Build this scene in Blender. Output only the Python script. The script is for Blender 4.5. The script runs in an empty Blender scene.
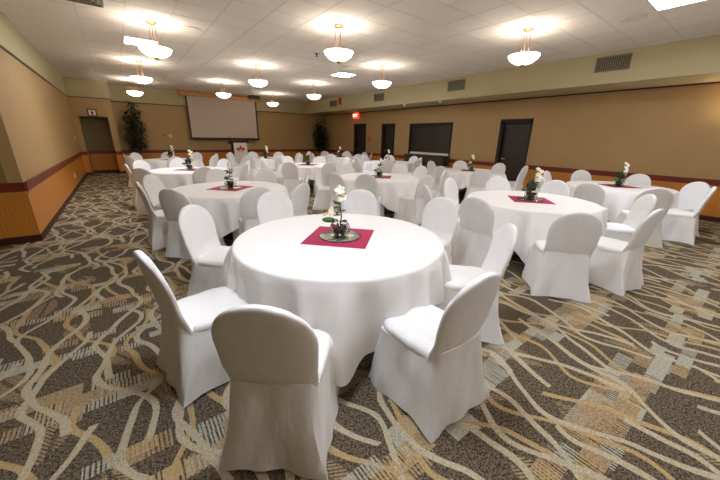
import bpy, bmesh, math, random
from math import sin, cos, pi, radians, hypot, atan2, degrees
from mathutils import Vector, Matrix
R = random.Random(11)
S = bpy.context.scene
C = S.collection

# ------------------------------------------------------------------ materials
class X:
    """tiny expression wrapper round Math nodes"""
    nt = None
    def __init__(s, v): s.v = v
    @staticmethod
    def op(o, *a, clamp=False):
        n = X.nt.nodes.new('ShaderNodeMath'); n.operation = o; n.use_clamp = clamp
        for i, q in enumerate(a):
            q = q.v if isinstance(q, X) else q
            if isinstance(q, (int, float)): n.inputs[i].default_value = q
            else: X.nt.links.new(q, n.inputs[i])
        return X(n.outputs[0])
    def __add__(s, o): return X.op('ADD', s, o)
    __radd__ = __add__
    def __sub__(s, o): return X.op('SUBTRACT', s, o)
    def __rsub__(s, o): return X.op('SUBTRACT', o, s)
    def __mul__(s, o): return X.op('MULTIPLY', s, o)
    __rmul__ = __mul__
    def __truediv__(s, o): return X.op('DIVIDE', s, o)
def fl(a): return X.op('FLOOR', a)
def fr(a): return X.op('FRACT', a)
def sn(a): return X.op('SINE', a)
def ab(a): return X.op('ABSOLUTE', a)
def mx(a, b): return X.op('MAXIMUM', a, b)
def mn(a, b): return X.op('MINIMUM', a, b)
def gt(a, b): return X.op('GREATER_THAN', a, b)
def lt(a, b): return X.op('LESS_THAN', a, b)
def hsh(a, b=0.0, k=1.0):          # pseudo random 0..1 from two numbers
    return fr(sn(a * (12.9898 * k) + X.op('MULTIPLY', b, 78.233) + 0.37 * k) * 4375.85)
def soft(d, w, e):                 # 1 inside w, falling to 0 over e
    return X.op('DIVIDE', (w + e) - d, e, clamp=True)

def new_mat(name):
    m = bpy.data.materials.new(name); m.use_nodes = True
    nt = m.node_tree; b = nt.nodes['Principled BSDF']
    return m, nt, b
def srgb(r, g, b):
    f = lambda c: (c / 255 / 12.92) if c / 255 <= .04045 else ((c / 255 + .055) / 1.055) ** 2.4
    return (f(r), f(g), f(b), 1)
def mix(nt, fac, a, b):
    n = nt.nodes.new('ShaderNodeMix'); n.data_type = 'RGBA'
    fac = fac.v if isinstance(fac, X) else fac
    if isinstance(fac, (int, float)): n.inputs[0].default_value = fac
    else: nt.links.new(fac, n.inputs[0])
    for i, q in ((6, a), (7, b)):
        if isinstance(q, tuple): n.inputs[i].default_value = q
        else: nt.links.new(q, n.inputs[i])
    return n.outputs[2]
def coords(nt, kind='Object'):
    t = nt.nodes.new('ShaderNodeTexCoord'); return t.outputs[kind]
def noise(nt, vec, scale, detail=3, rough=.5):
    n = nt.nodes.new('ShaderNodeTexNoise'); n.inputs['Scale'].default_value = scale
    n.inputs['Detail'].default_value = detail; n.inputs['Roughness'].default_value = rough
    nt.links.new(vec, n.inputs['Vector']); return n.outputs['Fac']
def mapping(nt, vec, scale=(1, 1, 1)):
    n = nt.nodes.new('ShaderNodeMapping'); n.inputs['Scale'].default_value = scale
    nt.links.new(vec, n.inputs['Vector']); return n.outputs[0]
def bump(nt, b, h, strength=.2, dist=.01):
    n = nt.nodes.new('ShaderNodeBump'); n.inputs['Strength'].default_value = strength
    n.inputs['Distance'].default_value = dist
    nt.links.new(h.v if isinstance(h, X) else h, n.inputs['Height']); nt.links.new(n.outputs[0], b.inputs['Normal'])

def plain(name, col, rough=.6, metal=0, spec=.5, var=.06, nscale=8, bmp=0, bscale=60, **kw):
    m, nt, b = new_mat(name)
    c2 = tuple(min(1, v * (1 - var)) for v in col[:3]) + (1,)
    c1 = tuple(min(1, v * (1 + var)) for v in col[:3]) + (1,)
    v = coords(nt)
    nt.links.new(mix(nt, noise(nt, v, nscale), c2, c1), b.inputs['Base Color'])
    b.inputs['Roughness'].default_value = rough; b.inputs['Metallic'].default_value = metal
    b.inputs['Specular IOR Level'].default_value = spec
    for k, q in kw.items(): b.inputs[k].default_value = q
    if bmp: bump(nt, b, noise(nt, v, bscale, 4), bmp)
    return m

def cloth_mat(name, col, bmp=.5):
    m, nt, b = new_mat(name); v = coords(nt)
    n1 = noise(nt, v, 5, 2)
    c2 = tuple(q * .95 for q in col[:3]) + (1,)
    nt.links.new(mix(nt, n1, c2, col), b.inputs['Base Color'])
    b.inputs['Roughness'].default_value = .62; b.inputs['Specular IOR Level'].default_value = .28
    b.inputs['Sheen Weight'].default_value = .15
    w = noise(nt, mapping(nt, v, (1, 1, .45)), 9, 3, .55)
    bump(nt, b, w, bmp, .02)
    return m

def wood_mat(name, c1, c2, plank=0, rough=.35, axis='h'):
    m, nt, b = new_mat(name); v = coords(nt); X.nt = nt
    g = noise(nt, mapping(nt, v, (14, 14, 1.2)), 2.2, 5, .6)
    col = mix(nt, g, c1, c2)
    if plank:
        s = nt.nodes.new('ShaderNodeSeparateXYZ'); nt.links.new(v, s.inputs[0])
        u = X(s.outputs[0]) + X(s.outputs[1])
        d = ab(fr(u / plank) - .5)
        groove = gt(d, .46)
        tone = hsh(fl(u / plank)) * .25
        col = mix(nt, tone, col, c1)
        col = mix(nt, groove * .55, col, tuple(q * .35 for q in c1[:3]) + (1,))
        bump(nt, b, 1 - groove, .4, .004)
    nt.links.new(col, b.inputs['Base Color'])
    b.inputs['Roughness'].default_value = rough
    return m

def emis(name, col, st, base=(1, 1, 1, 1)):
    m, nt, b = new_mat(name)
    b.inputs['Base Color'].default_value = base
    b.inputs['Emission Color'].default_value = col; b.inputs['Emission Strength'].default_value = st
    v = coords(nt); n = noise(nt, v, 3)
    nt.links.new(mix(nt, n, base, tuple(q * .97 for q in base[:3]) + (1,)), b.inputs['Base Color'])
    b.inputs['Roughness'].default_value = .35
    return m

def carpet_mat():
    m, nt, b = new_mat('patterned_carpet'); X.nt = nt
    v = coords(nt)
    s = nt.nodes.new('ShaderNodeSeparateXYZ'); nt.links.new(v, s.inputs[0])
    wob = X(noise(nt, v, 1.7, 2)); wob2 = X(noise(nt, mapping(nt, v, (1, .6, 1)), 3.1, 1))
    x = X(s.outputs[0]) + 0.0; y = X(s.outputs[1]) + 0.0
    speck = X(noise(nt, v, 130, 1, .5)) * .6 + X(noise(nt, v, 62, 1, .5)) * .4; speck = X.op('MULTIPLY_ADD', speck, 5.5, -2.25, clamp=True)
    col = mix(nt, speck, srgb(50, 43, 34), srgb(124, 111, 92))
    beige = mix(nt, speck, srgb(162, 151, 128), srgb(196, 184, 158))
    gold = mix(nt, speck, srgb(160, 136, 96), srgb(190, 164, 120))
    tan = mix(nt, speck, srgb(140, 116, 86), srgb(176, 152, 120))
    blue = mix(nt, speck, srgb(146, 144, 130), srgb(182, 178, 162))
    # leaf shapes with a diagonal hatch
    def leaves(px, py, k, ca, keep):
        nonlocal col
        cx, cy = x / px + .5 * fr(fl(y / py) * .5) * 2, y / py
        i, j = fl(cx), fl(cy)
        lx, ly = (fr(cx) - .5) * px, (fr(cy) - .5) * py
        t = (hsh(i, j, k) - .5) * .8
        ax = lx + ly * t; ay = ly - lx * t
        q = ab(ay) / (.16 + .07 * hsh(j, i, k + 1)); 
        mask = lt(ab(ax), (1 - q * q) * .085) * gt(hsh(i, j, k + 2), keep)
        hat = gt(fr((ax * .7 + ay) / .022), .42)
        rib = gt(ab(ax + ay * .15), .012)
        col = mix(nt, mask * hat * rib * .85, col, ca)
        return mask
    leaves(.55, .58, 1.0, tan, .3)
    # rectangular blocks of bar stripes, laid in staggered rows across the room
    def blocks(px, py, k, keep, ca, cb):
        nonlocal col
        j = fl(y / py)
        xs = x + hsh(j, 0, k) * px * 1.7
        i = fl(xs / px)
        band = lt(fr(j * (py / .66) + .12 * sn(i * px * 2.0)), .42)
        row = sn(i * (px * 2.7) + fl(j * (py / .66)) * 2.4 + k)
        act = gt(hsh(i, j, k + 3) + row * .35, keep) * band
        kind = hsh(i, j, k + 5)
        st = gt(fr(x / .021 + hsh(i, j, k) ) + hsh(fl(x / .021), j, k) * .3, .55)
        sol = gt(kind, .72)
        mk = act * mx(st, sol)
        col = mix(nt, mk, col, ca)
        col = mix(nt, mk * lt(kind, .3), col, cb)
        return act
    blocks(.21, .095, 1.3, .55, blue, tan)
    blocks(.13, .12, 2.1, .75, tan, gold)
    # wandering ribbons running the length of the room
    def ribbons(p, A, L, w, k, c, slip=0.0):
        nonlocal col
        xx = x + slip * y + (wob - .5) * .16
        i = fl(xx / p)
        u = xx - (i + .5) * p
        ph = hsh(i, 3.0, k) * 6.283
        c0 = A * sn(y * (6.283 / L) * (.8 + .4 * hsh(i, 1.0, k + 2)) + ph)
        c1 = A * .16 * sn(y * (6.283 / (L * .37)) + ph * 2.0)
        sl = sn(y * 2.1 + ph * 3.0)
        d = ab(u - c0 - c1)
        ww = w * (.75 + .5 * hsh(fl(y / .5), i, k))
        mk = soft(d, w, .004)
        brk = gt(sn(y * (2.2 + k * .3) + ph * 5.0) + .86, 0.0)
        col = mix(nt, mk * brk, col, c)
    ribbons(.33, .115, 1.25, .017, 1.0, gold, .10)
    ribbons(.28, .10, 1.15, .018, 2.0, beige, -.14)
    ribbons(.36, .135, 1.5, .019, 3.0, beige, .03)
    blocks(.16, .08, 4.3, .86, blue, gold)
    nt.links.new(col, b.inputs['Base Color'])
    b.inputs['Roughness'].default_value = .95; b.inputs['Specular IOR Level'].default_value = .1
    bump(nt, b, X(noise(nt, v, 260, 2)), .5, .006)
    return m

M = {}
M['carpet'] = carpet_mat()
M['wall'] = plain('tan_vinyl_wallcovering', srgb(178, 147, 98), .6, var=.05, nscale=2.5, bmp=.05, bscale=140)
M['wall_shaded'] = plain('shaded_wallcovering', srgb(136, 118, 72), .6, var=.05, nscale=2.5, bmp=.05, bscale=140)  # wallcovering in a darker colour, standing for the unlit recess and niche
M['soffit'] = plain('cream_soffit_paint', srgb(188, 176, 137), .65, var=.03, nscale=3)
M['ceiling'] = plain('ceiling_tile', srgb(234, 228, 220), .85, var=.03, nscale=1.2, bmp=.25, bscale=120)
M['grid'] = plain('ceiling_grid_metal', srgb(222, 216, 207), .8, var=.02)
M['wood'] = wood_mat('honey_maple_panelling', srgb(196, 122, 42), srgb(222, 150, 62), plank=.05)
M['rail'] = wood_mat('cherry_chair_rail', srgb(104, 36, 20), srgb(134, 54, 30), rough=.4)
M['trim'] = wood_mat('maple_trim', srgb(186, 126, 60), srgb(214, 156, 84))
M['base'] = plain('dark_cherry_base', srgb(66, 26, 18), .5)
M['dark'] = plain('black_brown_paint', srgb(34, 26, 17), .7)
M['doorleaf'] = wood_mat('dark_walnut_door', srgb(40, 32, 22), srgb(50, 40, 28), rough=.5)
M['shutter'] = plain('dark_bronze_shutter', srgb(54, 43, 30), .55)
M['black'] = plain('black_plastic', srgb(20, 19, 18), .4)
M['white'] = plain('white_plastic', srgb(235, 232, 224), .5)
M['steel'] = plain('brushed_steel', srgb(190, 190, 190), .3, metal=1)
M['bronze'] = plain('antique_brass', srgb(176, 120, 78), .35, metal=.8)
M['cover'] = cloth_mat('white_chair_cover', srgb(240, 240, 241))
M['linen'] = cloth_mat('white_table_linen', srgb(244, 243, 243), .12)
M['maroon'] = plain('raspberry_napkin', srgb(172, 36, 80), .8, var=.08, nscale=60)
M['frame'] = plain('black_chair_steel', srgb(18, 18, 18), .4, metal=.6)
M['tabletop'] = wood_mat('plywood_table', srgb(120, 88, 56), srgb(150, 112, 72))
M['mirror'] = plain('mirror_glass', srgb(206, 212, 202), .22, metal=1)
M['greenglass'] = plain('green_glass_edge', srgb(10, 52, 40), .1)
M['pebble'] = plain('dark_pebbles', srgb(92, 92, 84), .5, var=.5, nscale=70)
M['leaf'] = plain('green_leaf', srgb(70, 110, 50), .45, var=.3, nscale=20)
M['darkleaf'] = plain('dark_green_leaf', srgb(34, 50, 32), .5, var=.3, nscale=20)
M['bamboo'] = plain('brown_cane', srgb(78, 66, 44), .5, var=.3, nscale=20)
M['petal'] = plain('ivory_petal', srgb(248, 244, 226), .6)
M['gold_petal'] = plain('yellow_petal', srgb(226, 200, 120), .6)
M['screen'] = plain('screen_fabric', srgb(208, 192, 176), .8, var=.01)
M['paper'] = plain('white_sign_card', srgb(232, 226, 218), .6, var=.02)
M['red'] = plain('red_print', srgb(206, 30, 40), .5)
M['pink'] = plain('pink_red_print', srgb(240, 90, 92), .5)
M['alarm'] = plain('red_alarm_plastic', srgb(190, 40, 30), .4)
M['grille'] = plain('grey_green_grille', srgb(128, 124, 98), .5)
M['grilledark'] = plain('grille_shadow_gap', srgb(70, 66, 52), .7)
M['pot'] = plain('brown_pot', srgb(70, 44, 28), .4)
M['bowlglow'] = emis('lit_alabaster_bowl', srgb(255, 240, 220), 5.2)
M['bulb'] = emis('lit_bulb', srgb(255, 220, 180), 30)
M['panelglow'] = emis('lit_troffer_lens', srgb(236, 243, 255), 46)
M['exitglow'] = emis('lit_exit_sign', srgb(255, 60, 40), 1.3, srgb(230, 40, 30))
M['exitletters'] = emis('lit_exit_letters', srgb(255, 220, 200), 1.5)
def glass(name, col):
    m, nt, b = new_mat(name)
    v = coords(nt)
    nt.links.new(mix(nt, noise(nt, v, 5), col, tuple(q * .97 for q in col[:3]) + (1,)), b.inputs['Base Color'])
    b.inputs['Roughness'].default_value = .03; b.inputs['Transmission Weight'].default_value = 1; b.inputs['IOR'].default_value = 1.3
    return m
M['glass'] = glass('clear_glass', (.93, .96, .95, 1))

# ------------------------------------------------------------------ mesh helpers
def box(bm, x0, x1, y0, y1, z0, z1, mat=None, bev=0):
    r = bmesh.ops.create_cube(bm, size=1)
    vs = r['verts']
    for q in vs:
        q.co = Vector((x0 + (q.co.x + .5) * (x1 - x0), y0 + (q.co.y + .5) * (y1 - y0), z0 + (q.co.z + .5) * (z1 - z0)))
    if bev:
        es = list({e for q in vs for e in q.link_edges})
        bmesh.ops.bevel(bm, geom=es, offset=bev, segments=2, affect='EDGES', profile=.5)
    return vs
def tube(bm, pts, r, n=8, r2=None, cap=True):
    pts = [Vector(p) for p in pts]; rings = []
    for i, p in enumerate(pts):
        t = (pts[min(i + 1, len(pts) - 1)] - pts[max(i - 1, 0)]).normalized()
        a = t.orthogonal().normalized() if i == 0 else (a - t * a.dot(t)).normalized()
        b_ = t.cross(a)
        k = i / max(1, len(pts) - 1); rr = r if r2 is None else r + (r2 - r) * k
        rings.append([bm.verts.new(p + (a * cos(2 * pi * j / n) + b_ * sin(2 * pi * j / n)) * rr) for j in range(n)])
    for A, B in zip(rings, rings[1:]):
        for j in range(n): bm.faces.new((A[j], A[(j + 1) % n], B[(j + 1) % n], B[j]))
    if cap:
        bm.faces.new(rings[0][::-1]); bm.faces.new(rings[-1])
def lathe(bm, prof, n=32, c=(0, 0), cap0=False, cap1=False):
    rings = []
    for r, z in prof:
        rings.append([bm.verts.new((c[0] + r * cos(2 * pi * j / n), c[1] + r * sin(2 * pi * j / n), z)) for j in range(n)])
    for A, B in zip(rings, rings[1:]):
        for j in range(n): bm.faces.new((A[j], A[(j + 1) % n], B[(j + 1) % n], B[j]))
    if cap0: bm.faces.new(rings[0][::-1])
    if cap1: bm.faces.new(rings[-1])
    return rings
def obj(name, bm, mat, parent=None, smooth=True, loc=None):
    bmesh.ops.recalc_face_normals(bm, faces=bm.faces)
    me = bpy.data.meshes.new(name); bm.to_mesh(me); bm.free()
    me.materials.append(M[mat] if isinstance(mat, str) else mat)
    if smooth:
        me.polygons.foreach_set('use_smooth', [True] * len(me.polygons))
        if hasattr(me, 'set_sharp_from_angle'): me.set_sharp_from_angle(angle=radians(40))
    o = bpy.data.objects.new(name, me); C.objects.link(o)
    if parent: o.parent = parent
    if loc: o.location = loc
    return o
def B(*boxes, bev=0):
    bm = bmesh.new()
    for b in boxes: box(bm, *b, bev=bev)
    return bm
def tag(o, label, cat, group=None):
    o['label'] = label; o['category'] = cat
    if group: o['group'] = group
    return o
def thing(name, label, cat, loc=(0, 0, 0), rz=0, group=None):
    o = bpy.data.objects.new(name, None); C.objects.link(o); o.empty_display_size = .1
    o.location = loc; o.rotation_euler = (0, 0, rz)
    return tag(o, label, cat, group)
def struct(name, bm, mat, parent=None, smooth=False):
    o = obj(name, bm, mat, parent, smooth)
    if not parent: o['kind'] = 'structure'
    return o
def dup(root, loc, rz, label, group=None, scale=None):
    kids = root.children[:]
    r = root.copy(); C.objects.link(r); r.location = loc; r.rotation_euler = (0, 0, rz); r['label'] = label
    if group: r['group'] = group
    if scale: r.scale = scale
    for ch in kids:
        c = ch.copy(); C.objects.link(c); c.parent = r
        for g in ch.children[:]:
            d = g.copy(); C.objects.link(d); d.parent = c
    return r

# ------------------------------------------------------------------ room shell
XL, XR, YB, ZR, ZS, ZC = -1.19, 10.08, 17.12, .88, 2.82, 3.43
YC, YA, XA = 6.46, 16.1, .05          # corner of the left wall, face and edge of the corner block
XS, YSF = 8.82, 17.0                  # faces of the right and rear soffits
XW, YN = -4.6, -4.0                   # recess wall, wall behind the camera

struct('floor', B((XW - .2, XR + .2, YN - .2, YB + .9, -.12, 0)), 'carpet')
struct('ceiling', B((XW - .2, XR + .2, YN - .2, YB + .2, ZC + .006, ZC + .12)), 'ceiling')
bm = bmesh.new(); w = .011
k = -2
X0g, Y0g = -.79, 1.68
for i in range(0, 17):
    gx = X0g + i * .62
    if gx < XS: box(bm, gx - w, gx + w, YN, YSF, ZC + .002, ZC + .01)
for j in range(-9, 26):
    gy = Y0g + j * .61
    if gy < YSF: box(bm, XL, XS, gy - w, gy + w, ZC + .0025, ZC + .0105)
struct('trim_1', bm, 'grid')

def wainscot(ax, fixed, a0, a1, side, n, wallname):
    """ax='x': wall plane at x=fixed running along y; side = direction into the room"""
    def bx(bm, d, z0, z1):
        lo, hi = sorted((fixed, fixed + side * d))
        if ax == 'x': box(bm, lo, hi, a0, a1, z0, z1)
        else: box(bm, a0, a1, lo, hi, z0, z1)
    bm = bmesh.new(); bx(bm, .012, .1, .73); struct('trim_%d' % n, bm, 'wood')
    bm = bmesh.new(); bx(bm, .03, .755, ZR); bx(bm, .04, ZR - .012, ZR + .004); struct('trim_%d' % (n + 1), bm, 'rail')
    bm = bmesh.new(); bx(bm, .026, .715, .755); struct('trim_%d' % (n + 2), bm, 'trim')
    bm = bmesh.new(); bx(bm, .018, 0, .105); struct('baseboard_' + wallname, bm, 'base')

# left wall with its upper band
struct('wall_left', B((XL - .15, XL, YC, YB + .1, 0, ZS)), 'wall')
struct('wall_left_upper', B((XL - .15, XL + .03, YN, YB, ZS, ZC + .01)), 'soffit')
struct('trim_2', B((XL - .01, XL + .016, YN, YA, ZS - .022, ZS - .001)), 'base')  # dark strip standing in for the shadow line below the upper band
wainscot('x', XL, YC, YA, 1, 10, 'left')
# end of the left wall, turning into the low recess on the left
struct('wall_recess_end', B((XW, XL - .1501, YC + .0, YC + .15, 0, ZS)), 'wall_shaded')
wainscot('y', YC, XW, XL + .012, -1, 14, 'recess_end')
struct('wall_recess', B((XW - .15, XW, YN, YC + .1, 0, ZS)), 'wall_shaded')
struct('ceiling_recess', B((XW - .15, XL - .15, YN, YC + .15, ZS, ZS + .1)), 'soffit')
struct('wall_near', B((XW - .2, XR + .2, YN - .15, YN, 0, ZC + .1)), 'wall')
# right wall with three doorways and a serving hatch
doors = [(4.80, 5.75, 2.2), (10.84, 11.66, 2.19), (12.96, 13.9, 2.23)]
HY0, HY1, HZ0, HZ1 = 7.70, 9.88, .98, 2.18
bm = bmesh.new(); y = YN
cuts = sorted([(a, b_, 0, h) for a, b_, h in doors] + [(HY0, HY1, HZ0, HZ1)])
for a, b_, z0, z1 in cuts:
    box(bm, XR, XR + .2, y, a, 0, ZS + .02)
    if z0 > 0: box(bm, XR, XR + .2, a, b_, 0, z0)
    box(bm, XR, XR + .2, a, b_, z1, ZS + .02)
    y = b_
box(bm, XR, XR + .2, y, YB + .1, 0, ZS + .02)
struct('wall_right', bm, 'wall')
n = 20; y = YN
for q, (a, b_) in enumerate([(YN, 4.74), (5.81, 10.78), (11.72, 12.9), (13.96, YB)]):
    wainscot('x', XR, a, b_, -1, n, 'right_%s' % 'abcd'[q]); n += 4
struct('wall_right_soffit', B((XS, XR + .15, YN, YB + .1, ZS, ZC + .01)), 'soffit')
struct('trim_3', B((XR - .03, XR + .01, YN, YB, ZS - .03, ZS)), 'base')
# rear wall
struct('wall_back', B((XA - .1, XR + .2, YB, YB + .15, 0, ZC + .05)), 'wall')
struct('wall_back_soffit', B((XA - .05, XS + .02, YSF, YB + .02, ZS, ZC + .01)), 'soffit')
struct('trim_4', B((XA, XS, YSF + .02, YB, ZS - .02, ZS)), 'base')  # shadow line under the rear soffit, built as a dark strip
wainscot('y', YB, XA, XR, -1, 36, 'back')
# corner block with the restroom doorway
DX0, DX1, DH, ND = -1.0, -.14, 2.15, .75
bm = B((XL, DX0, YA, YA + .15, 0, ZS), (DX1, XA, YA, YA + .15, 0, ZS), (DX0, DX1, YA, YA + .15, DH, ZS),
       (XA - .1, XA, YA + .15, YB, 0, ZS))
struct('wall_corner_block', bm, 'wall')
struct('wall_corner_upper', B((XL, XA + .02, YA - .03, YB, ZS, ZC + .01)), 'soffit')
struct('trim_5', B((XL, XA + .005, YA - .016, YA, ZS - .022, ZS - .001)), 'base')
struct('wall_niche_back', B((XL - .3, XA, YA + ND, YA + ND + .1, 0, ZS)), 'wall_shaded')
struct('wall_niche_side', B((DX0 - .12, DX0 - .001, YA + .15, YA + ND, 0, ZS), (DX1 + .001, XA - .1, YA + .15, YA + ND, 0, ZS)), 'wall_shaded')
struct('ceiling_niche', B((DX0, DX1, YA + .15, YA + ND, DH, DH + .1)), 'wall_shaded')
wainscot('y', YA, XL, DX0 - .0, -1, 40, 'corner_a')
wainscot('y', YA, DX1, XA, -1, 44, 'corner_b')
wainscot('y', YA + ND, DX0, DX1, -1, 48, 'niche')
wainscot('x', XA, YA - .0, YB, 1, 52, 'corner_side')

# doors in the right wall
def door(i, y0, y1, h):
    f = struct('door_%d' % i, B((XR + .1, XR + .145, y0 + .05, y1 - .05, .01, h - .09)), 'doorleaf')
    obj('door_frame', B((XR - .012, XR + .19, y0 - .02, y0 + .05, 0, h), (XR - .012, XR + .19, y1 - .05, y1 + .06, 0, h),
                        (XR - .012, XR + .19, y0 - .02, y1 + .06, h - .09, h + .04)), 'dark', f, smooth=False)
    bm = bmesh.new(); yy = y1 - .13
    tube(bm, [(XR + .1, yy, 1.02), (XR + .05, yy, 1.02)], .022, 12)
    tube(bm, [(XR + .055, yy + .01, 1.02), (XR + .05, yy - .11, 1.02)], .011, 8)
    obj('door_handle', bm, 'steel', f)
    struct('trim_%d' % (60 + i), B((XR + .2, XR + .25, y0 - .1, y1 + .1, 0, h + .1)), 'black')
for i, d in enumerate(doors): door(i + 1, *d)
# serving hatch: slatted roller shutter, pale sill bar and dark counter
t = thing('roller_shutter', 'dark bronze roller shutter closed over the serving hatch in right wall', 'shutter', (XR, (HY0 + HY1) / 2, HZ0))
hw = (HY1 - HY0) / 2
bm = bmesh.new(); z = .09
while z < HZ1 - HZ0 - .06:
    box(bm, .06, .085, -hw + .05, hw - .05, z, z + .052, bev=.008); z += .055
obj('shutter_curtain', bm, 'shutter', t)
obj('shutter_frame', B((-.012, .12, -hw - .02, -hw + .05, 0, HZ1 - HZ0 + .02), (-.012, .12, hw - .05, hw + .02, 0, HZ1 - HZ0 + .02), (-.012, .12, -hw, hw, HZ1 - HZ0 - .06, HZ1 - HZ0 + .02)), 'dark', t, smooth=False)
obj('bottom_bar', B((.03, .09, -hw + .05, hw - .05, .01, .085)), 'white', t, smooth=False)['label'] = 'pale metal bottom bar'
t = thing('serving_counter', 'dark projecting counter shelf under the closed roller shutter', 'counter', (XR, (HY0 + HY1) / 2 + .05, .62))
obj('counter_top', B((-.45, -.041, -1.22, .9, .31, .35), bev=.006), 'dark', t)
obj('apron', B((-.42, -.041, -1.18, .86, 0, .31), bev=.004), 'shutter', t)

# ------------------------------------------------------------------ wall fittings
def grille(y0, y1, z0, z1, label):
    t = thing('air_vent', label, 'vent', (XS, (y0 + y1) / 2, (z0 + z1) / 2), 0, 'return air vents in the right soffit')
    a, h = (y1 - y0) / 2, (z1 - z0) / 2
    obj('vent_frame', B((-.018, 0, -a, a, h - .025, h), (-.018, 0, -a, a, -h, -h + .025), (-.018, 0, -a, -a + .025, -h, h), (-.018, 0, a - .025, a, -h, h)), 'grille', t, smooth=False)
    obj('vent_backing', B((-.004, -.0005, -a + .02, a - .02, -h + .02, h - .02)), 'grilledark', t, smooth=False)
    bm = bmesh.new(); yy = -a + .045
    while yy < a - .03:
        box(bm, -.016, -.005, yy, yy + .02, -h + .025, h - .025); yy += .042
    obj('louvre', bm, 'grille', t, smooth=False)
grille(2.42, 3.05, 3.06, 3.36, 'large louvred air vent in soffit nearest the right picture edge')
grille(6.43, 7.08, 3.05, 3.36, 'louvred air vent in soffit above and left of the nearest dark door')
grille(10.2, 10.83, 3.02, 3.31, 'louvred air vent in soffit above the middle dark doorway')
grille(13.65, 14.3, 3.02, 3.3, 'farthest small air vent in soffit next to the red alarm')

def plate(name, label, cat, loc, size, mat='white', knob=None, axis='x'):
    t = thing(name, label, cat, loc)
    w, h, d = size
    if axis == 'x': bmx = B((-d, 0, -w / 2, w / 2, -h / 2, h / 2), bev=.003)
    else: bmx = B((-w / 2, w / 2, -d, 0, -h / 2, h / 2), bev=.003)
    obj('face_plate', bmx, mat, t)
    if knob:
        kw, kh, km = knob
        if axis == 'x':
            s = -1 if d > 0 else 1
            lo, hi = sorted((-d, -d + s * .008)); bmk = B((lo, hi, -kw / 2, kw / 2, -kh / 2, kh / 2))
        else: bmk = B((-kw / 2, kw / 2, -d - .008, -d, -kh / 2, kh / 2))
        obj('switch' if 'switch' in name else 'insert', bmk, km, t, smooth=False)
    return t
plate('light_switch', 'small white light switch on left wall before the recessed doorway', 'switch', (XL, 15.3, 1.42), (.09, .13, -.012), 'white', (.03, .06, 'paper'))
plate('power_outlet', 'white power outlet low in the left wood panelling', 'outlet', (XL + .012, 12.3, .38), (.08, .12, -.01), 'white', (.035, .07, 'paper'))
plate('power_outlet', 'white power outlet low in the right wood panelling', 'outlet', (XR - .012, 1.62, .42), (.12, .12, .01), 'white', (.05, .07, 'paper'))
plate('fire_pull_station', 'small red fire pull box on right wall between two dark doors', 'alarm', (XR, 12.62, 1.52), (.14, .18, .05), 'alarm', (.06, .03, 'white'))
plate('fire_alarm', 'red fire alarm horn on soffit beside the farthest vent', 'alarm', (XS, 13.35, 3.22), (.16, .3, .07), 'alarm', (.09, .12, 'red'))
plate('wall_thermostat', 'white thermostat box on back wall left of projection screen', 'thermostat', (1.98, YB, 1.5), (.12, .12, .03), 'white', (.05, .05, 'black'), axis='y')
plate('volume_control', 'small dark square control beside the white thermostat on back wall', 'switch', (1.76, YB, 1.53), (.11, .13, .012), 'bronze', (.03, .03, 'black'), axis='y')

# restroom sign
t = thing('restroom_sign', 'white restroom sign with black standing figure above recessed doorway', 'sign', (-.58, YA, 2.29))
obj('sign_plate', B((-.105, .105, -.012, 0, -.095, .095)), 'paper', t, smooth=False)
obj('sign_border', B((-.14, -.105, -.014, 0, -.13, .13), (.105, .14, -.014, 0, -.13, .13), (-.14, .14, -.014, 0, .095, .13), (-.14, .14, -.014, 0, -.13, -.095)), 'black', t, smooth=False)
bm = bmesh.new()
tube(bm, [(0, -.012, .062), (0, -.017, .062)], .02, 16)
box(bm, -.033, .033, -.017, -.012, -.03, .035); box(bm, -.022, -.003, -.017, -.012, -.09, -.03); box(bm, .003, .022, -.017, -.012, -.09, -.03)
obj('pictogram', bm, 'black', t, smooth=False)

# exit sign
def text_mesh(s, size, ext, mat, parent, name='lettering', rot=(pi / 2, 0, 0), loc=(0, 0, 0)):
    cu = bpy.data.curves.new(name, 'FONT'); cu.body = s; cu.size = size; cu.extrude = ext; cu.align_x = 'CENTER'; cu.align_y = 'CENTER'; cu.offset = size * .02
    tmp = bpy.data.objects.new('tmp', cu); C.objects.link(tmp)
    dg = bpy.context.evaluated_depsgraph_get(); me = bpy.data.meshes.new_from_object(tmp.evaluated_get(dg))
    bpy.data.objects.remove(tmp); bpy.data.curves.remove(cu)
    me.materials.clear(); me.materials.append(M[mat])
    o = bpy.data.objects.new(name, me); C.objects.link(o); o.parent = parent; o.rotation_euler = rot; o.location = loc
    return o
t = thing('exit_sign', 'lit red exit sign on right wall above the farthest dark door', 'sign', (XR - .02, 13.75, 2.66))
obj('housing', B((-.075, .018, -.2, .2, -.13, .13), bev=.006), 'exitglow', t)
text_mesh('EXIT', .19, .002, 'exitletters', t, rot=(pi / 2, 0, -pi / 2), loc=(-.078, 0, 0))

# round white domes under the soffit edge
for y_, lab in ((9.12, 'small white round sensor under soffit edge left of the roller shutter'), (7.42, 'small white round sensor under soffit edge right of the roller shutter')):
    t = thing('wall_sensor', lab, 'sensor', (XS + .1, y_, ZS), 0, 'white sensors under the right soffit')
    bm = bmesh.new(); lathe(bm, [(.001, -.075), (.03, -.07), (.05, -.05), (.055, -.02), (.05, 0)], 16, cap0=True, cap1=True)
    obj('sensor_dome', bm, 'white', t)

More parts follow.
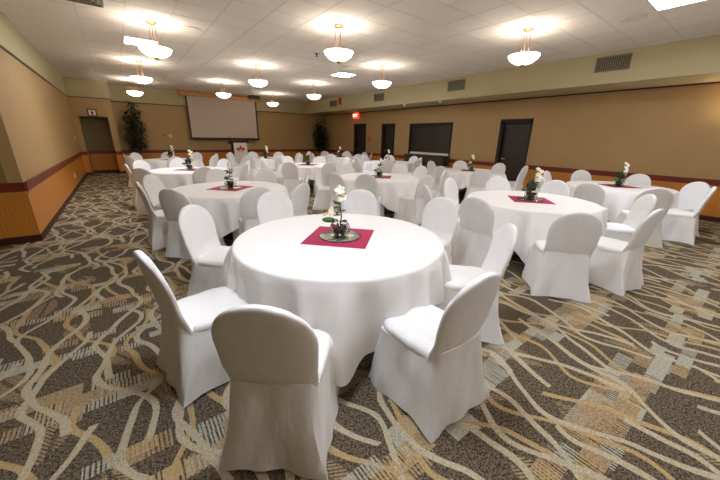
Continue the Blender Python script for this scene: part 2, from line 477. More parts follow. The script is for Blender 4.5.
# ceiling fittings
def speaker(x_, y_, lab):
    t = thing('ceiling_speaker', lab, 'speaker', (x_, y_, ZC), 0, 'round ceiling speakers')
    bm = bmesh.new(); lathe(bm, [(.16, .004), (.16, -.008), (.145, -.012), (.14, -.006), (.02, -.006)], 32, cap1=True)
    obj('speaker_grille', bm, 'grid', t)
speaker(1.45, 7.19, 'round white ceiling speaker right of the nearest left pendant lamp')
speaker(6.75, 1.96, 'round white ceiling speaker beside lit panel at top right')
t = thing('ceiling_sprinkler', 'small dark sprinkler head in ceiling left of the central pendant lamp', 'sprinkler', (4.07, 7.17, ZC))
bm = bmesh.new(); lathe(bm, [(.045, 0), (.04, -.008), (.012, -.012), (.012, -.05), (.03, -.055), (.03, -.06)], 16, cap0=True, cap1=True)
obj('sprinkler_head', bm, 'black', t)
t = thing('ceiling_air_diffuser', 'square grey air diffuser in ceiling at top left edge', 'vent', (-.1, 6.62, ZC))
bm = bmesh.new()
for k in range(4):
    a = .29 - k * .07; b_ = a - .03
    box(bm, -a, a, -a, -b_, -.02, 0); box(bm, -a, a, b_, a, -.02, 0); box(bm, -a, -b_, -b_, b_, -.02, 0); box(bm, b_, a, -b_, b_, -.02, 0)
obj('diffuser_vanes', bm, 'grille', t, smooth=False)
t = thing('ceiling_projector', 'black projector hanging under ceiling behind a pendant lamp', 'projector', (4.75, 13.6, ZC))
obj('mount_pole', B((-.02, .02, -.02, .02, -.3, 0)), 'white', t)
obj('projector_body', B((-.2, .2, -.16, .16, -.43, -.3), bev=.02), 'black', t)
bm = bmesh.new(); tube(bm, [(.06, .155, -.365), (.06, .19, -.365)], .045, 16); obj('lens', bm, 'steel', t)

# recessed lit panels
PAN = [(.76, 8.86, 'lit square ceiling panel behind the nearest left pendant bowl'), (5.96, 8.86, 'lit square ceiling panel below the central pendant bowl'),
       (6.32, 1.37, 'lit square ceiling panel at the top right edge'), (.76, 1.37, 'added unseen ceiling panel lighting the near left tables'),  # second panel here is added out of view to brighten the near tables
       (3.4, -1.7, 'added unseen ceiling panel giving cool light from behind the viewer')]  # added out of view for cool light from the front
for x_, y_, lab in PAN:
    t = thing('ceiling_light_panel', lab, 'ceiling light', (x_, y_, ZC), 0, 'lit square ceiling panels')
    obj('panel_frame', B((-.3, .3, -.3, -.275, -.012, .004), (-.3, .3, .275, .3, -.012, .004), (-.3, -.275, -.275, .275, -.012, .004), (.275, .3, -.275, .275, -.012, .004)), 'grid', t, smooth=False)
    obj('light_lens', B((-.275, .275, -.275, .275, -.008, .003)), 'panelglow', t, smooth=False)

# pendant bowls
LAMPS = []
for i, y_ in enumerate((-.5, 3.35, 7.25, 11.1, 14.95)): LAMPS.append((.83, y_))
for y_ in (1.4, 5.25, 9.35, 13.0): LAMPS.append((3.43, y_))
for y_ in (-.6, 3.24, 7.1, 10.9, 14.8): LAMPS.append((6.04, y_))
def make_pendant():
    t = thing('pendant_lamp', '', 'pendant lamp', (0, 0, ZC), 0, 'bowl pendant lamps under the ceiling')
    bm = bmesh.new(); lathe(bm, [(.085, 0), (.085, -.015), (.06, -.03), (.01, -.035)], 24, cap0=True, cap1=True); obj('ceiling_canopy', bm, 'bronze', t)
    for k in range(3):
        a = 2 * pi * k / 3 + .3
        bm = bmesh.new(); tube(bm, [(.045 * cos(a), .045 * sin(a), -.02), (.075 * cos(a), .075 * sin(a), -.41)], .006, 6); obj('hanging_rod', bm, 'bronze', t)
    bm = bmesh.new()
    prof = [(.255 * sin(u) ** .9, -.41 - .14 * cos(u) ** 1.3) for u in [radians(a) for a in (6, 15, 28, 40, 52, 64, 74, 82, 88)]]
    prof += [(.26, -.403), (.25, -.401)] + [(r - .008, z + .006) for r, z in reversed(prof[:9])]
    lathe(bm, prof, 40); b_ = obj('glass_bowl', bm, 'bowlglow', t)
    bm = bmesh.new(); lathe(bm, [(.003, -.585), (.03, -.575), (.042, -.555), (.035, -.54), (.01, -.535)], 16, cap0=True, cap1=True); obj('finial', bm, 'bronze', t)
    bm = bmesh.new(); tube(bm, [(0, 0, -.54), (0, 0, -.4)], .008, 8); tube(bm, [(-.09, 0, -.39), (.09, 0, -.39)], .01, 8)
    for k in range(3):
        a = 2 * pi * k / 3 + .3; tube(bm, [(0, 0, -.4), (.08 * cos(a), .08 * sin(a), -.39)], .006, 6)
    obj('lamp_holder', bm, 'bronze', t)
    return t
plab = ['bowl pendant lamp of the left row behind the viewer', 'bowl pendant lamp of the left row just above the picture', 'nearest left bowl pendant lamp, overlapping a lit square panel',
        'second bowl pendant lamp down the left row', 'farthest bowl pendant lamp of the left row, over the palm',
        'bowl pendant lamp of the middle row just above the picture', 'large bowl pendant lamp at top centre beside the black sprinkler', 'middle bowl pendant lamp in front of the hanging black projector', 'bowl pendant lamp directly in front of projection screen top',
        'bowl pendant lamp of the right row behind the viewer', 'large bowl pendant lamp at top right nearest the soffit vents', 'bowl pendant lamp in front of the soffit above the dark doorways', 'bowl pendant lamp of right row near the farthest soffit vent', 'farthest bowl pendant lamp of right row, right of the screen']
pen = None
for (x_, y_), lab in zip(LAMPS, plab):
    if pen is None: pen = make_pendant(); pen.location = (x_, y_, ZC); pen['label'] = lab
    else: dup(pen, (x_, y_, ZC), R.uniform(-.5, .5), lab)
    l = bpy.data.lights.new('pendant_bulb', 'POINT'); l.energy = 7.5; l.color = (1, .90, .78); l.shadow_soft_size = .07
    lo = bpy.data.objects.new('pendant_bulb', l); C.objects.link(lo); lo.location = (x_, y_, ZC - .36)
# wall sconce by the near right corner of the soffit
t = thing('wall_sconce', 'lit uplight sconce on the right wall beyond the picture edge', 'wall lamp', (XR, .55, 2.15))
bm = bmesh.new(); lathe(bm, [(.03, -.12), (.09, -.06), (.14, .02), (.13, .03)], 24, c=(-.15, 0), cap0=True); obj('sconce_bowl', bm, 'bowlglow', t)
obj('back_plate', B((-.02, 0, -.05, .05, -.12, 0)), 'bronze', t)
l = bpy.data.lights.new('sconce_bulb', 'POINT'); l.energy = 14; l.color = (1, .8, .58); l.shadow_soft_size = .05
lo = bpy.data.objects.new('sconce_bulb', l); C.objects.link(lo); lo.location = (XR - .15, .55, 2.22)

# ------------------------------------------------------------------ projection screen, lectern, plants
t = thing('projection_screen', 'large white projection screen with black borders pulled down on back wall', 'screen', (4.4, 16.86, 1.4))
ZV = 3.235 - 1.4
obj('screen_case', B((-1.88, 1.84, -.12, .13, ZV, ZC - 1.4 - .002), bev=.004), 'trim', t)
obj('screen_surface', B((-1.56, 1.52, 0, .006, .06, ZV)), 'screen', t, smooth=False)
obj('screen_border', B((-1.63, -1.56, -.001, .007, .01, ZV), (1.52, 1.59, -.001, .007, .01, ZV), (-1.63, 1.59, -.001, .007, .01, .06)), 'black', t, smooth=False)
bm = bmesh.new(); tube(bm, [(-1.66, .003, 0), (1.62, .003, 0)], .022, 10); obj('weight_bar', bm, 'black', t)

t = thing('lectern', 'lectern with black top and white sign front bearing a red logo', 'lectern', (4.53, 15.5, 0))
obj('cabinet', B((-.31, .31, -.2, .22, .06, 1.2), bev=.008), 'dark', t)
obj('foot', B((-.36, .36, -.26, .28, 0, .06), bev=.01), 'black', t)
bm = bmesh.new(); vs = box(bm, -.42, .4, -.28, .26, 1.2, 1.27, bev=0)
for q in vs:
    if q.co.y < 0: q.co.z += .1
obj('reading_top', bm, 'black', t, smooth=False)
pn = obj('front_panel', B((-.3, .3, -.222, -.201, .1, 1.27)), 'paper', t, smooth=False); pn['label'] = 'white front sign panel with red logo'
bm = bmesh.new()
def disc(bm, cx, cz, rx, rz, y0, y1, n=28):
    A = [bm.verts.new((cx + rx * cos(2 * pi * i / n), y0, cz + rz * sin(2 * pi * i / n))) for i in range(n)]
    D = [bm.verts.new((v.co.x, y1, v.co.z)) for v in A]
    bm.faces.new(A); bm.faces.new(D[::-1])
    for i in range(n): bm.faces.new((A[i], A[(i + 1) % n], D[(i + 1) % n], D[i]))
disc(bm, 0, 1.06, .045, .075, -.226, -.222); disc(bm, -.1, .99, .095, .055, -.2262, -.222); disc(bm, .1, .99, .095, .055, -.2264, -.222)
disc(bm, -.1, .93, .05, .03, -.2266, -.222); disc(bm, .1, .93, .05, .03, -.2268, -.222)
obj('red_logo', bm, 'red', pn, smooth=False)
bm = bmesh.new(); box(bm, -.1, .1, -.23, -.2265, .945, 1.0); box(bm, -.12, .12, -.226, -.2222, .84, .868); obj('logo_band', bm, 'pink', pn, smooth=False)
mic = obj('microphone', (lambda b: (tube(b, [(-.3, 0, 1.28), (-.33, -.02, 1.45), (-.38, -.12, 1.52)], .006, 6), tube(b, [(-.38, -.12, 1.52), (-.42, -.17, 1.53)], .014, 8), b)[2])(bmesh.new()), 'black', t)

def bamboo(loc, h, label, seed, dens=46, spread=.42, pinch=False, lm='darkleaf'):
    r = random.Random(seed)
    t = thing('potted_bamboo', label, 'plant', loc)
    bm = bmesh.new(); lathe(bm, [(.14, 0), (.19, .3), (.2, .34), (.18, .34), (.17, .3)], 24, cap0=True, cap1=True); obj('pot', bm, 'pot', t)
    lf = bmesh.new()
    for k in range(7):
        a = 2 * pi * k / 7 + r.uniform(-.3, .3); hh = h * r.uniform(.72, 1.0) if k else h
        x0, y0 = .06 * cos(a), .06 * sin(a); dx, dy = spread * .45 * cos(a) * r.uniform(.4, 1), spread * .45 * sin(a) * r.uniform(.4, 1)
        if k == 0: dx = dy = 0
        pts = [(x0 + dx * s ** 1.6, y0 + dy * s ** 1.6, .3 + (hh - .3) * s) for s in [i / 8 for i in range(9)]]
        bm = bmesh.new(); tube(bm, pts, .014, 6, r2=.004); obj('cane', bm, 'bamboo', t)
        for _ in range(dens):
            s = r.uniform(.28, 1); i = min(7, int(s * 8)); f = s * 8 - i
            p = Vector(pts[i]).lerp(Vector(pts[i + 1]), f)
            aa = r.uniform(0, 2 * pi); L = r.uniform(.04, spread * .75 * (1.15 - .6 * abs(s - .55) / .45))
            q = p + Vector((cos(aa) * L, sin(aa) * L, r.uniform(-.02, .16)))
            for _k in range(3):
                ba = aa + r.uniform(-1, 1); d = Vector((cos(ba), sin(ba), r.uniform(-.9, .5))).normalized(); l_ = r.uniform(.16, .26)
                sd = d.cross(Vector((0, 0, 1))).normalized() * l_ * .12
                a0 = q.copy(); m0 = q + d * l_ * .45; e0 = q + d * l_ - Vector((0, 0, .02))
                nn = Vector((0, 0, .004))
                cl_ = lambda c: Vector((max(-.52, min(.52, c.x)), max(-.52, min(.52, c.y)), c.z))
                v = [lf.verts.new(cl_(c)) for c in (a0, m0 + sd, e0, m0 - sd, m0 + nn)]
                lf.faces.new((v[0], v[1], v[4])); lf.faces.new((v[1], v[2], v[4])); lf.faces.new((v[2], v[3], v[4])); lf.faces.new((v[3], v[0], v[4]))
    f_ = obj('foliage', lf, lm, t, smooth=False); f_['kind'] = 'stuff'
bamboo((.66, 16.5, 0), 2.72, 'tall bamboo plant in pot in the left rear corner of the hall', 4, 60, .40)
bamboo((9.5, 16.5, 0), 2.55, 'dark bushy bamboo plant in the far right corner of the hall', 8, 70, .42)

# ------------------------------------------------------------------ tables
TZ, TR = .76, .872
def make_table():
    t = thing('round_table', '', 'table', (0, 0, 0), 0, 'round banquet tables')
    bm = bmesh.new(); lathe(bm, [(TR - .01, TZ - .03), (TR - .004, TZ - .026), (TR - .004, TZ - .009), (TR - .01, TZ - .005)], 64, cap0=True, cap1=True); obj('tabletop', bm, 'tabletop', t)
    for k in (-1, 1):
        for j in (-1, 1):
            bm = bmesh.new(); tube(bm, [(k * .5, j * .3, TZ - .03), (k * .54, j * .33, .0)], .014, 8); obj('leg', bm, 'frame', t)
        bm = bmesh.new(); tube(bm, [(k * .526, -.316, .25), (k * .526, .316, .25)], .011, 8); tube(bm, [(k * .5, 0, TZ - .04), (0, 0, TZ - .35)], .01, 8); obj('brace', bm, 'frame', t)
    return t
def cloth_bm(seed, rot, half=1.19):
    r = random.Random(seed); bm = bmesh.new(); NA = 240
    z0 = TZ + .002
    ph = [r.uniform(0, 6.28) for _ in range(6)]
    rings = []
    flat = [.15, .35, .55, .75, .86]
    for f in flat: rings.append([(f * cos(2 * pi * a / NA), f * sin(2 * pi * a / NA), z0) for a in range(NA)])
    # rounded edge
    for u in (0, 30, 60, 90):
        rr = TR - .012 + .02 * sin(radians(u)); zz = z0 - .02 + .02 * cos(radians(u))
        rings.append([(rr * cos(2 * pi * a / NA), rr * sin(2 * pi * a / NA), zz) for a in range(NA)])
    K = 14
    for k in range(1, K + 1):
        s = k / K; ring = []
        for a in range(NA):
            th = 2 * pi * a / NA
            loc = th - rot
            m = max(abs(cos(loc)), abs(sin(loc)))
            ext = half / m                                    # square cloth
            ext = min(ext, 1.5) - .06 * math.exp(-((ext - 1.5) / .08) ** 2)
            drop = min(ext - TR, TZ - .03)
            cr = min(1.0, max(0.0, (ext - half) / (1.5 - half))) ** 1.3         # 0 mid side .. 1 corner
            fold = (.5 + .5 * sin(th * 21 + ph[0] + 1.4 * sin(th * 3 + ph[1]) + .8 * sin(th * 7 + ph[4]))) ** 1.7
            fold2 = sin(th * 11 + ph[2] + 1.5 * sin(th * 2 + ph[3]) + .25 * s)
            amp = min(1, s * 1.3) ** .7 * (.075 + .05 * cr) * (.75 + .35 * sin(th * 5 + ph[5]))
            out = .008 + amp * (fold * .9 + fold2 * .45) + s * (.01 + .02 * cr)
            # big folds either side of each hanging corner
            lc = (loc + pi / 4) % (pi / 2); lc = min(lc, pi / 2 - lc)
            out += s ** 1.2 * .06 * cos(lc * 13) * math.exp(-(lc * 2.6) ** 2)
            rr = TR + .006 + max(out, -.03)
            z = z0 - .02 - drop * s * (1 - .05 * fold)
            ring.append((rr * cos(th), rr * sin(th), max(z, .02)))
        rings.append(ring)
    vr = [[bm.verts.new(p) for p in ring] for ring in rings]
    c0 = bm.verts.new((0, 0, z0))
    for a in range(NA): bm.faces.new((c0, vr[0][a], vr[0][(a + 1) % NA]))
    for A, D in zip(vr, vr[1:]):
        for a in range(NA): bm.faces.new((A[a], D[a], D[(a + 1) % NA], A[(a + 1) % NA]))
    return bm

def make_chair(seed, legs=True):
    """origin on the floor under the seat, the sitter faces +y"""
    r = random.Random(seed)
    t = thing('banquet_chair', '', 'chair')
    ph = [r.uniform(0, 6.28) for _ in range(8)]
    # --- skirt : closed loops from hem to seat
    def loop(z):
        s = (z - .012) / (.44 - .012)                 # 0 hem .. 1 seat
        e = 1 - s
        hwf = .228 + .04 * e ** 1.1; hwb = .213 + .056 * e ** 1.2
        yf = .225 + .035 * e; yb = -.238 - .082 * e ** 1.2
        n = 26; pts = []
        cs = [(hwf, yf), (-hwf, yf), (-hwb, yb), (hwb, yb)]
        rad = .045 * s + .014
        for c in range(4):
            cx, cy = cs[c]; a0 = c * pi / 2
            sx, sy = (1 if cx > 0 else -1), (1 if cy > 0 else -1)
            for k in range(5):
                a = a0 + (pi / 2) * k / 4
                pts.append((cx - sx * rad + rad * cos(a), cy - sy * rad + rad * sin(a)))
            nx_, ny_ = cs[(c + 1) % 4]
            # straight run to the next corner
            a = a0 + pi / 2
            p0 = pts[-1]
            sx2, sy2 = (1 if nx_ > 0 else -1), (1 if ny_ > 0 else -1)
            p1 = (nx_ - sx2 * rad + rad * cos(a), ny_ - sy2 * rad + rad * sin(a))
            for k in range(1, 12):
                f = k / 12; pts.append((p0[0] + (p1[0] - p0[0]) * f, p0[1] + (p1[1] - p0[1]) * f))
        out = []; N = len(pts)
        for i, (px, py) in enumerate(pts):
            th = 2 * pi * i / N
            wv = (.012 * sin(th * 7 + ph[0] + 2.5 * s) + .008 * sin(th * 13 + ph[1] - 4 * s)) * e ** .6
            # cloth drawn in between the hem corners on the sides and back
            wv -= .030 * e * (1 - e * .35) * max(0, -cos(4 * th - .35)) * .8
            wv += .012 * sin(th * 3 + s * 5 + ph[2]) * s * e * 2
            L = hypot(px, py); bk = min(1, max(0, (-py - .15) / .08)); zz = z + .065 * s ** 2 * bk; py -= .020 * s * bk * max(0, 1 - (px / .215) ** 2); out.append((px * (1 + wv / L), py * (1 + wv / L), zz + .010 * e ** 6 * sin(th * 5 + ph[3])))
        return out
    zs = [.012, .03, .07, .12, .17, .22, .27, .32, .37, .41, .435]
    bm = bmesh.new(); vr = [[bm.verts.new(p) for p in loop(z)] for z in zs]
    for A, D in zip(vr, vr[1:]):
        for i in range(len(A)): bm.faces.new((A[i], A[(i + 1) % len(A)], D[(i + 1) % len(A)], D[i]))
    bm.faces.new(vr[-1])
    obj('cover_skirt', bm, 'cover', t)
    # --- seat cushion
    bm = bmesh.new(); rings = []
    N = 48
    def sq(a, hx, hy, p=5):
        c_, s_ = cos(a), sin(a); k = (abs(c_) ** p + abs(s_) ** p) ** (-1 / p); return hx * c_ * k, hy * s_ * k
    for f, z in ((.985, .425), (1.01, .437), (1.015, .452), (1.0, .468), (.96, .479), (.85, .486), (.6, .490), (.3, .491)):
        ring = []
        for i in range(N):
            a = 2 * pi * i / N; px, py = sq(a, .226 * f, .228 * f)
            tw = 1 - .035 * (1 - (py + .228) / .456)
            ring.append(bm.verts.new((px * tw, py + .0, z + .0015 * sin(a * 9 + ph[4]))))
        rings.append(ring)
    for A, D in zip(rings, rings[1:]):
        for i in range(N): bm.faces.new((A[i], A[(i + 1) % N], D[(i + 1) % N], D[i]))
    bm.faces.new(rings[-1]); bm.faces.new(rings[0][::-1])
    obj('seat', bm, 'cover', t)
    # --- back: flattened tube leaning outward, rounded crown
    bm = bmesh.new(); rings = []; N = 40; H0, H1 = .38, .947
    for k in range(25):
        s = k / 24
        s = 1 - (1 - s) ** 1.6
        z = H0 + (H1 - H0) * s
        # half width profile: narrow waist at seat, widest at .74 m, elliptical crown
        if z < .715: hw_ = .211 + .022 * (max(0, z - .40) / .315) ** .9
        else: hw_ = .233 * math.sqrt(max(0.0, 1 - ((z - .715) / .233) ** 2.35))
        hw_ = max(hw_, .03)
        yc = -.205 - .092 * max(0, (z - .42) / .5) ** 1.12 + .03 * min(1, max(0, (.56 - z) / .16))
        th_ = .024 * min(1, (hw_ / .12)) ** .5 + .002
        ring = []
        for i in range(N):
            a = 2 * pi * i / N; px, py = sq(a, hw_, th_, 3.2)
            curve = .022 * (1 - (px / .23) ** 2) * -1        # slight hollow for the sitter
            wr = .0025 * sin(z * 38 + px * 9 + ph[5]) * (1 if z < .62 else .3)
            ring.append(bm.verts.new((px, yc + py + curve + wr, z)))
        rings.append(ring)
    for A, D in zip(rings, rings[1:]):
        for i in range(N): bm.faces.new((A[i], A[(i + 1) % N], D[(i + 1) % N], D[i]))
    bm.faces.new(rings[-1]); bm.faces.new(rings[0][::-1])
    obj('backrest', bm, 'cover', t)
    if legs:
        for sx in (-1, 1):
            bm = bmesh.new(); tube(bm, [(sx * .2, .2, .42), (sx * .225, .222, 0)], .012, 8); obj('leg', bm, 'frame', t)
            bm = bmesh.new(); tube(bm, [(sx * .18, -.19, .42), (sx * .215, -.262, 0)], .012, 8); obj('leg', bm, 'frame', t)
    return t

def make_napkin():
    bm = bmesh.new(); box(bm, -.265, .265, -.265, .265, 0, .0025, bev=.0008)
    o = obj('square_napkin', bm, 'maroon'); return tag(o, '', 'napkin', 'raspberry square napkins under the centrepieces')
def make_mirror():
    t = thing('mirror_plate', '', 'plate', (0, 0, 0), 0, 'round mirror plates under the vases')
    bm = bmesh.new(); lathe(bm, [(.178, 0), (.182, .004), (.178, .0075)], 48, cap0=True, cap1=True); obj('glass_edge', bm, 'greenglass', t)
    bm = bmesh.new(); lathe(bm, [(.172, .0076), (.17, .009)], 48, cap0=True, cap1=True); obj('mirror_face', bm, 'mirror', t)
    return t
def petalflower(bm, c, sz, nrm, n=5, r=R):
    nrm = Vector(nrm).normalized(); a = nrm.orthogonal().normalized(); b_ = nrm.cross(a)
    for k in range(n):
        t_ = 2 * pi * k / n + .3; d = a * cos(t_) + b_ * sin(t_); e = a * -sin(t_) + b_ * cos(t_)
        pts = [c + nrm * .001, c + d * sz * .55 + e * sz * .36 + nrm * sz * .12, c + d * sz + nrm * sz * .05, c + d * sz * .55 - e * sz * .36 + nrm * sz * .12, c + d * sz * .55 + nrm * sz * .2]
        low = [p - nrm * sz * .1 for p in pts[1:4]]
        v = [bm.verts.new(p) for p in pts]; w_ = [bm.verts.new(p) for p in low]
        for i, j in ((0, 1), (1, 2), (2, 3), (3, 0)): bm.faces.new((v[i], v[j], v[4]))
        bm.faces.new((v[0], w_[0], v[1])); bm.faces.new((v[1], w_[0], w_[1], v[2])); bm.faces.new((v[2], w_[1], w_[2], v[3])); bm.faces.new((v[3], w_[2], v[0])); bm.faces.new((v[0], w_[2], w_[1], w_[0]))
def make_vase(kind):
    r = random.Random(40 + kind)
    t = thing('flower_vase', '', 'vase', (0, 0, 0), 0, 'orchid centrepieces')
    bm = bmesh.new()
    pr = [(.035, .0), (.05, .006), (.07, .03), (.078, .055), (.074, .08), (.062, .1)]
    lathe(bm, pr + [(r_ - .004, z_ + .002) for r_, z_ in reversed(pr[1:])] + [(.03, .006)], 32, cap0=True, cap1=True); obj('glass_bowl', bm, 'glass', t)
    bm = bmesh.new()
    for k in range(130):
        a, q = r.uniform(0, 2 * pi), math.sqrt(r.random()) * .056; z = .014 + r.random() * .072
        q *= min(1, .55 + z * 8)
        bmesh.ops.create_icosphere(bm, subdivisions=1, radius=r.uniform(.006, .011), matrix=Matrix.Translation((q * cos(a), q * sin(a), z)))
    p_ = obj('pebbles', bm, 'pebble', t); p_['kind'] = 'stuff'
    H = .36 if kind != 1 else .40
    spts = [(0, 0, .07), (.01, 0, .15), (.0, .01, .24), (-.01, .0, H)]
    bm = bmesh.new(); tube(bm, spts, .005, 6); obj('stem', bm, 'leaf', t)
    # leaf clusters round the stem
    for k in range(9 if kind != 2 else 14):
        bm = bmesh.new(); a = r.uniform(0, 2 * pi); z = r.uniform(.10, .25); d = Vector((cos(a), sin(a), r.uniform(-.2, .6))).normalized(); L = r.uniform(.05, .095)
        sd = d.cross(Vector((0, 0, 1))).normalized() * L * .38; q = Vector((.005, 0, z)); up_ = Vector((0, 0, .006))
        v = [bm.verts.new(c) for c in (q, q + d * L * .5 + sd, q + d * L, q + d * L * .5 - sd, q + d * L * .5 + up_ * 2)]
        u_ = bm.verts.new(q + d * L * .5 - up_)
        for i, j in ((0, 1), (1, 2), (2, 3), (3, 0)): bm.faces.new((v[i], v[j], v[4])); bm.faces.new((v[j], v[i], u_))
        obj('leaf', bm, 'darkleaf' if k % 2 else 'leaf', t, smooth=False)
    # one broad pale green leaf leaning out over the rim
    bm = bmesh.new()
    bmesh.ops.create_uvsphere(bm, u_segments=16, v_segments=10, radius=1)
    for v in bm.verts: v.co = Vector((v.co.x * .05, v.co.y * .028, v.co.z * .022)) + Vector((-.085, 0, .125))
    lf = obj('broad_leaf', bm, 'leaf', t); lf['label'] = 'broad rounded green leaf'
    tops = {0: [(0, 0, H, .05), (.015, -.01, H - .055, .042), (-.055, -.02, .2, .042), (-.11, 0, .17, .022)],
            1: [(.03, 0, H, .034), (.07, -.01, H - .03, .036), (.035, -.02, H - .07, .038), (.075, 0, H - .1, .036), (.05, -.02, H - .14, .038), (.08, .01, H - .18, .034), (.075, 0, H - .22, .028)],
            2: [(0, 0, H - .06, .03), (-.02, 0, H - .1, .034), (.03, 0, H - .02, .03)]}[kind]
    for fx, fy, fz, sz in tops:
        bm = bmesh.new(); c = Vector((fx, fy, fz)); nn = Vector((-.3 + r.uniform(-.4, .4), -.8 + r.uniform(-.4, .4), .5))
        petalflower(bm, c, sz, nn, 5, r); petalflower(bm, c - nn.normalized() * sz * .15, sz * .8, nn + Vector((.5, 0, .3)), 5, r)
        obj('blossom', bm, 'petal' if sz > .025 else 'gold_petal', t, smooth=False)
    if kind == 1:
        bm = bmesh.new()
        for k in range(14):
            a = r.uniform(0, 6.28); bmesh.ops.create_icosphere(bm, subdivisions=1, radius=.03, matrix=Matrix.Translation((-.015 + .034 * cos(a), .034 * sin(a), .125 + r.uniform(0, .085))))
        obj('moss_ball', bm, 'darkleaf', t)['label'] = 'dark round greenery above the rim'
    return t

# centre x, y, vase kind, cloth rotation, chair angles (deg, extra distance, twist)
d8 = lambda *a: list(a)
TABLES = {
 'front_left':  dict(c=(1.405, 2.135), k=0, rot=-122 + 45, nm='the nearest table', ch=[(182, -.03, 8), (222.4, .055, 7), (267.5, -.05, 2), (316, -.05, -2), (3, .06, 3), (46, .02, 0), (90, .05, 0), (130, .03, 4)]),
 'front_mid':   dict(c=(4.72, 2.08), k=1, rot=-150 + 45, nm='the front middle table', ch=[(220.4, .21, -3), (254, .06, 8), (305, -.03, 0), (8, -.12, 0), (49, -.05, 0), (98, -.1, 0), (143, .1, 0), (181, .0, 0)]),
 'front_right': dict(c=(7.90, 1.84), k=1, rot=-158 + 45, nm='the front table by the right wall', ch=[(210.7, .18, 0), (248, -.06, 30), (279, -.22, 50), (-2, -.2, 0), (45, .0, 0), (95, -.1, 0), (137, .1, 0), (180, .18, 0)]),
 'second_left': dict(c=(1.35, 5.30), k=2, rot=-125 + 45, nm='the second-row left table', ch=[(182, -.2, 4), (224, -.2, 0), (272, -.18, 0), (300, .0, 0), (346, -.2, -8), (45, 0, 0), (84, 0, 0), (138, -.12, 0)]),
 'second_mid':  dict(c=(4.55, 5.32), k=2, rot=-60, nm='the second-row middle table', ch=[(193, -.05, 0), (217, -.2, 0), (268, -.05, 0), (318, 0, -15), (2, .02, 0), (29, .1, 0), (90, 0, 0), (140, 0, 0)]),
 'second_right': dict(c=(7.85, 5.20), k=0, rot=-50, nm='the second-row right table', ch=[(182, -.02, 0), (225, .08, 0), (276, -.05, 0), (318, 0, 0), (-6, -.2, 0), (50, 0, 0), (98, -.1, 0), (140, 0, 0)]),
 'third_left':  dict(c=(1.30, 8.65), k=1, rot=-100, nm='the third-row left table', ch=[(180, -.18, 0), (230, .14, 0), (271, 0, 0), (318, 0, 0), (0, 0, 0), (39, -.15, 0), (90, 0, 0), (130, .1, 0)]),
 'third_mid':   dict(c=(4.58, 8.75), k=2, rot=-118, nm='the third-row middle table', ch=[(180, 0, 0), (224, .03, 0), (265, 0, 0), (318, 0, 0), (0, 0, 0), (47, 0, 0), (92, 0, 0), (134, 0, 0)]),
 'third_right': dict(c=(7.85, 8.70), k=0, rot=-60, nm='the third-row right table', ch=[(178, 0, 0), (225, 0, 0), (272, 0, 0), (326, -.2, 0), (2, 0, 0), (45, 0, 0), (90, 0, 0), (150, .1, 0)]),
 'back_left':   dict(c=(1.36, 12.4), k=1, rot=-100, nm='the last-row left table', ch=[(180, -.2, 0), (215, .0, 0), (268, 0, 0), (310, .2, 0), (2, 0, 0), (45, 0, 0), (90, 0, 0), (128, .15, 0)]),
 'back_mid':    dict(c=(4.50, 12.1), k=1, rot=-90, nm='the last-row middle table', ch=[(182, 0, 0), (226, 0, 0), (270, 0, 0), (315, 0, 0), (2, 0, 0), (45, 0, 0), (92, 0, 0), (133, 0, 0)]),
 'back_right':  dict(c=(7.90, 12.0), k=0, rot=-80, nm='the last-row right table', ch=[(180, 0, 0), (222, 0, 0), (270, 0, 0), (315, 0, 0), (0, 0, 0), (45, 0, 0), (90, 0, 0), (136, 0, 0)]),
}
SIDE = ['at the near side', 'at the near right', 'at the right side', 'at the far right', 'at the far side', 'at the far left', 'at the left side', 'at the near left']
tb = nap = mir = None; vas = {}; protos = {}
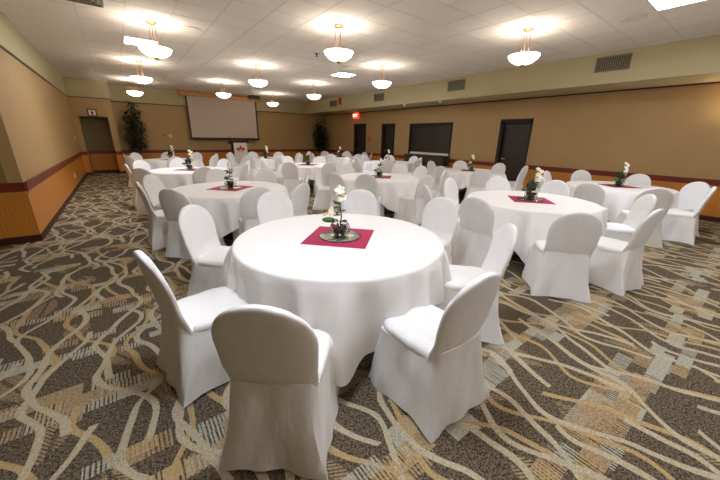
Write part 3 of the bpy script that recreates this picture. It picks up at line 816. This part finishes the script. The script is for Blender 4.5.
for ti, (key, T) in enumerate(TABLES.items()):
    cx, cy = T['c']; nm = T['nm']
    rot = radians(R.uniform(-20, 20))
    if tb is None: tb = make_table(); tb.location = (cx, cy, 0); tb['label'] = 'round banquet table under the cloth of ' + nm
    else: dup(tb, (cx, cy, 0), rot, 'round banquet table under the cloth of ' + nm)
    cl = obj('tablecloth', cloth_bm(ti + 3, radians(T['rot'] + 0)), 'linen', loc=(cx, cy, 0)); tag(cl, 'white cloth draped over ' + nm, 'tablecloth', 'white draped tablecloths')
    nr = radians(45 + (-2 if ti == 0 else R.uniform(-6, 6)))
    if nap is None: nap = make_napkin(); nap.location = (cx, cy, TZ + .0035); nap.rotation_euler.z = nr; nap['label'] = 'raspberry square napkin on ' + nm
    else:
        o = nap.copy(); C.objects.link(o); o.location = (cx, cy, TZ + .0035); o.rotation_euler.z = nr; o['label'] = 'raspberry square napkin on ' + nm
    if mir is None: mir = make_mirror(); mir.location = (cx, cy, TZ + .0065); mir['label'] = 'round mirror plate under the vase on ' + nm
    else: dup(mir, (cx, cy, TZ + .0065), rot, 'round mirror plate under the vase on ' + nm)
    lab = 'clear glass bowl of white orchids and greenery on ' + nm
    vz = TZ + .016
    vr_ = radians(-38) + (0 if ti < 2 else R.uniform(-.6, .6))
    if T['k'] not in vas:
        v = make_vase(T['k']); vas[T['k']] = v; v.location = (cx, cy, vz); v.rotation_euler.z = vr_; v.scale = (1.15, 1.15, 1.08); v['label'] = lab
    else: dup(vas[T['k']], (cx, cy, vz), vr_, lab)
    base = atan2(-cy, -cx)
    order = sorted(range(8), key=lambda i: (radians(T['ch'][i][0]) - base + pi / 8) % (2 * pi))
    for rank, i in enumerate(order):
        ang, dd, tw = T['ch'][i]
        if ti > 2: ang += R.uniform(-2, 2); dd += R.uniform(-.03, .03); tw += R.uniform(-5, 5)
        a = radians(ang); D = 1.13 + dd
        lab = 'white covered chair %s of %s' % (SIDE[rank], nm)
        leg = ti < 3
        kk = (leg, (rank + ti) % 3)
        loc = (cx + D * cos(a), cy + D * sin(a), 0); rz = a + pi / 2 + radians(tw)
        grp = 'white covered banquet chairs round the tables'
        if kk not in protos:
            c_ = make_chair(20 + kk[1] + 3 * leg, leg); protos[kk] = c_
            c_.location = loc; c_.rotation_euler.z = rz; c_['label'] = lab; c_['group'] = grp
        else: dup(protos[kk], loc, rz, lab, grp)

# ------------------------------------------------------------------ camera
p, yw, rl, h, f = .3205, .6503, .0203, 1.5812, 307.41
F = Vector((sin(yw) * cos(p), cos(yw) * cos(p), -sin(p))); Rt = Vector((cos(yw), -sin(yw), 0)); U = Rt.cross(F)
R2 = Rt * cos(rl) + U * sin(rl); U2 = -Rt * sin(rl) + U * cos(rl)
cam = bpy.data.cameras.new('camera'); cam.sensor_width = 36; cam.lens = 36 * f / 720; cam.clip_start = .05
co = bpy.data.objects.new('camera', cam); C.objects.link(co)
mt = Matrix((R2, U2, -F)).transposed().to_4x4(); mt.translation = (0, 0, h); co.matrix_world = mt
S.camera = co

wd = bpy.data.worlds.new('world'); S.world = wd; wd.use_nodes = True
wd.node_tree.nodes['Background'].inputs[0].default_value = (.02, .02, .02, 1)
S.view_settings.view_transform = 'Standard'; S.view_settings.look = 'None'; S.view_settings.gamma = 1; S.view_settings.use_curve_mapping = False
S.view_settings.exposure = 0.56
S.cycles.max_bounces = 10; S.cycles.diffuse_bounces = 6; S.cycles.glossy_bounces = 4; S.cycles.transmission_bounces = 6
S.cycles.use_denoising = True; S.cycles.caustics_reflective = False; S.cycles.caustics_refractive = False
S.cycles.sample_clamp_indirect = 6
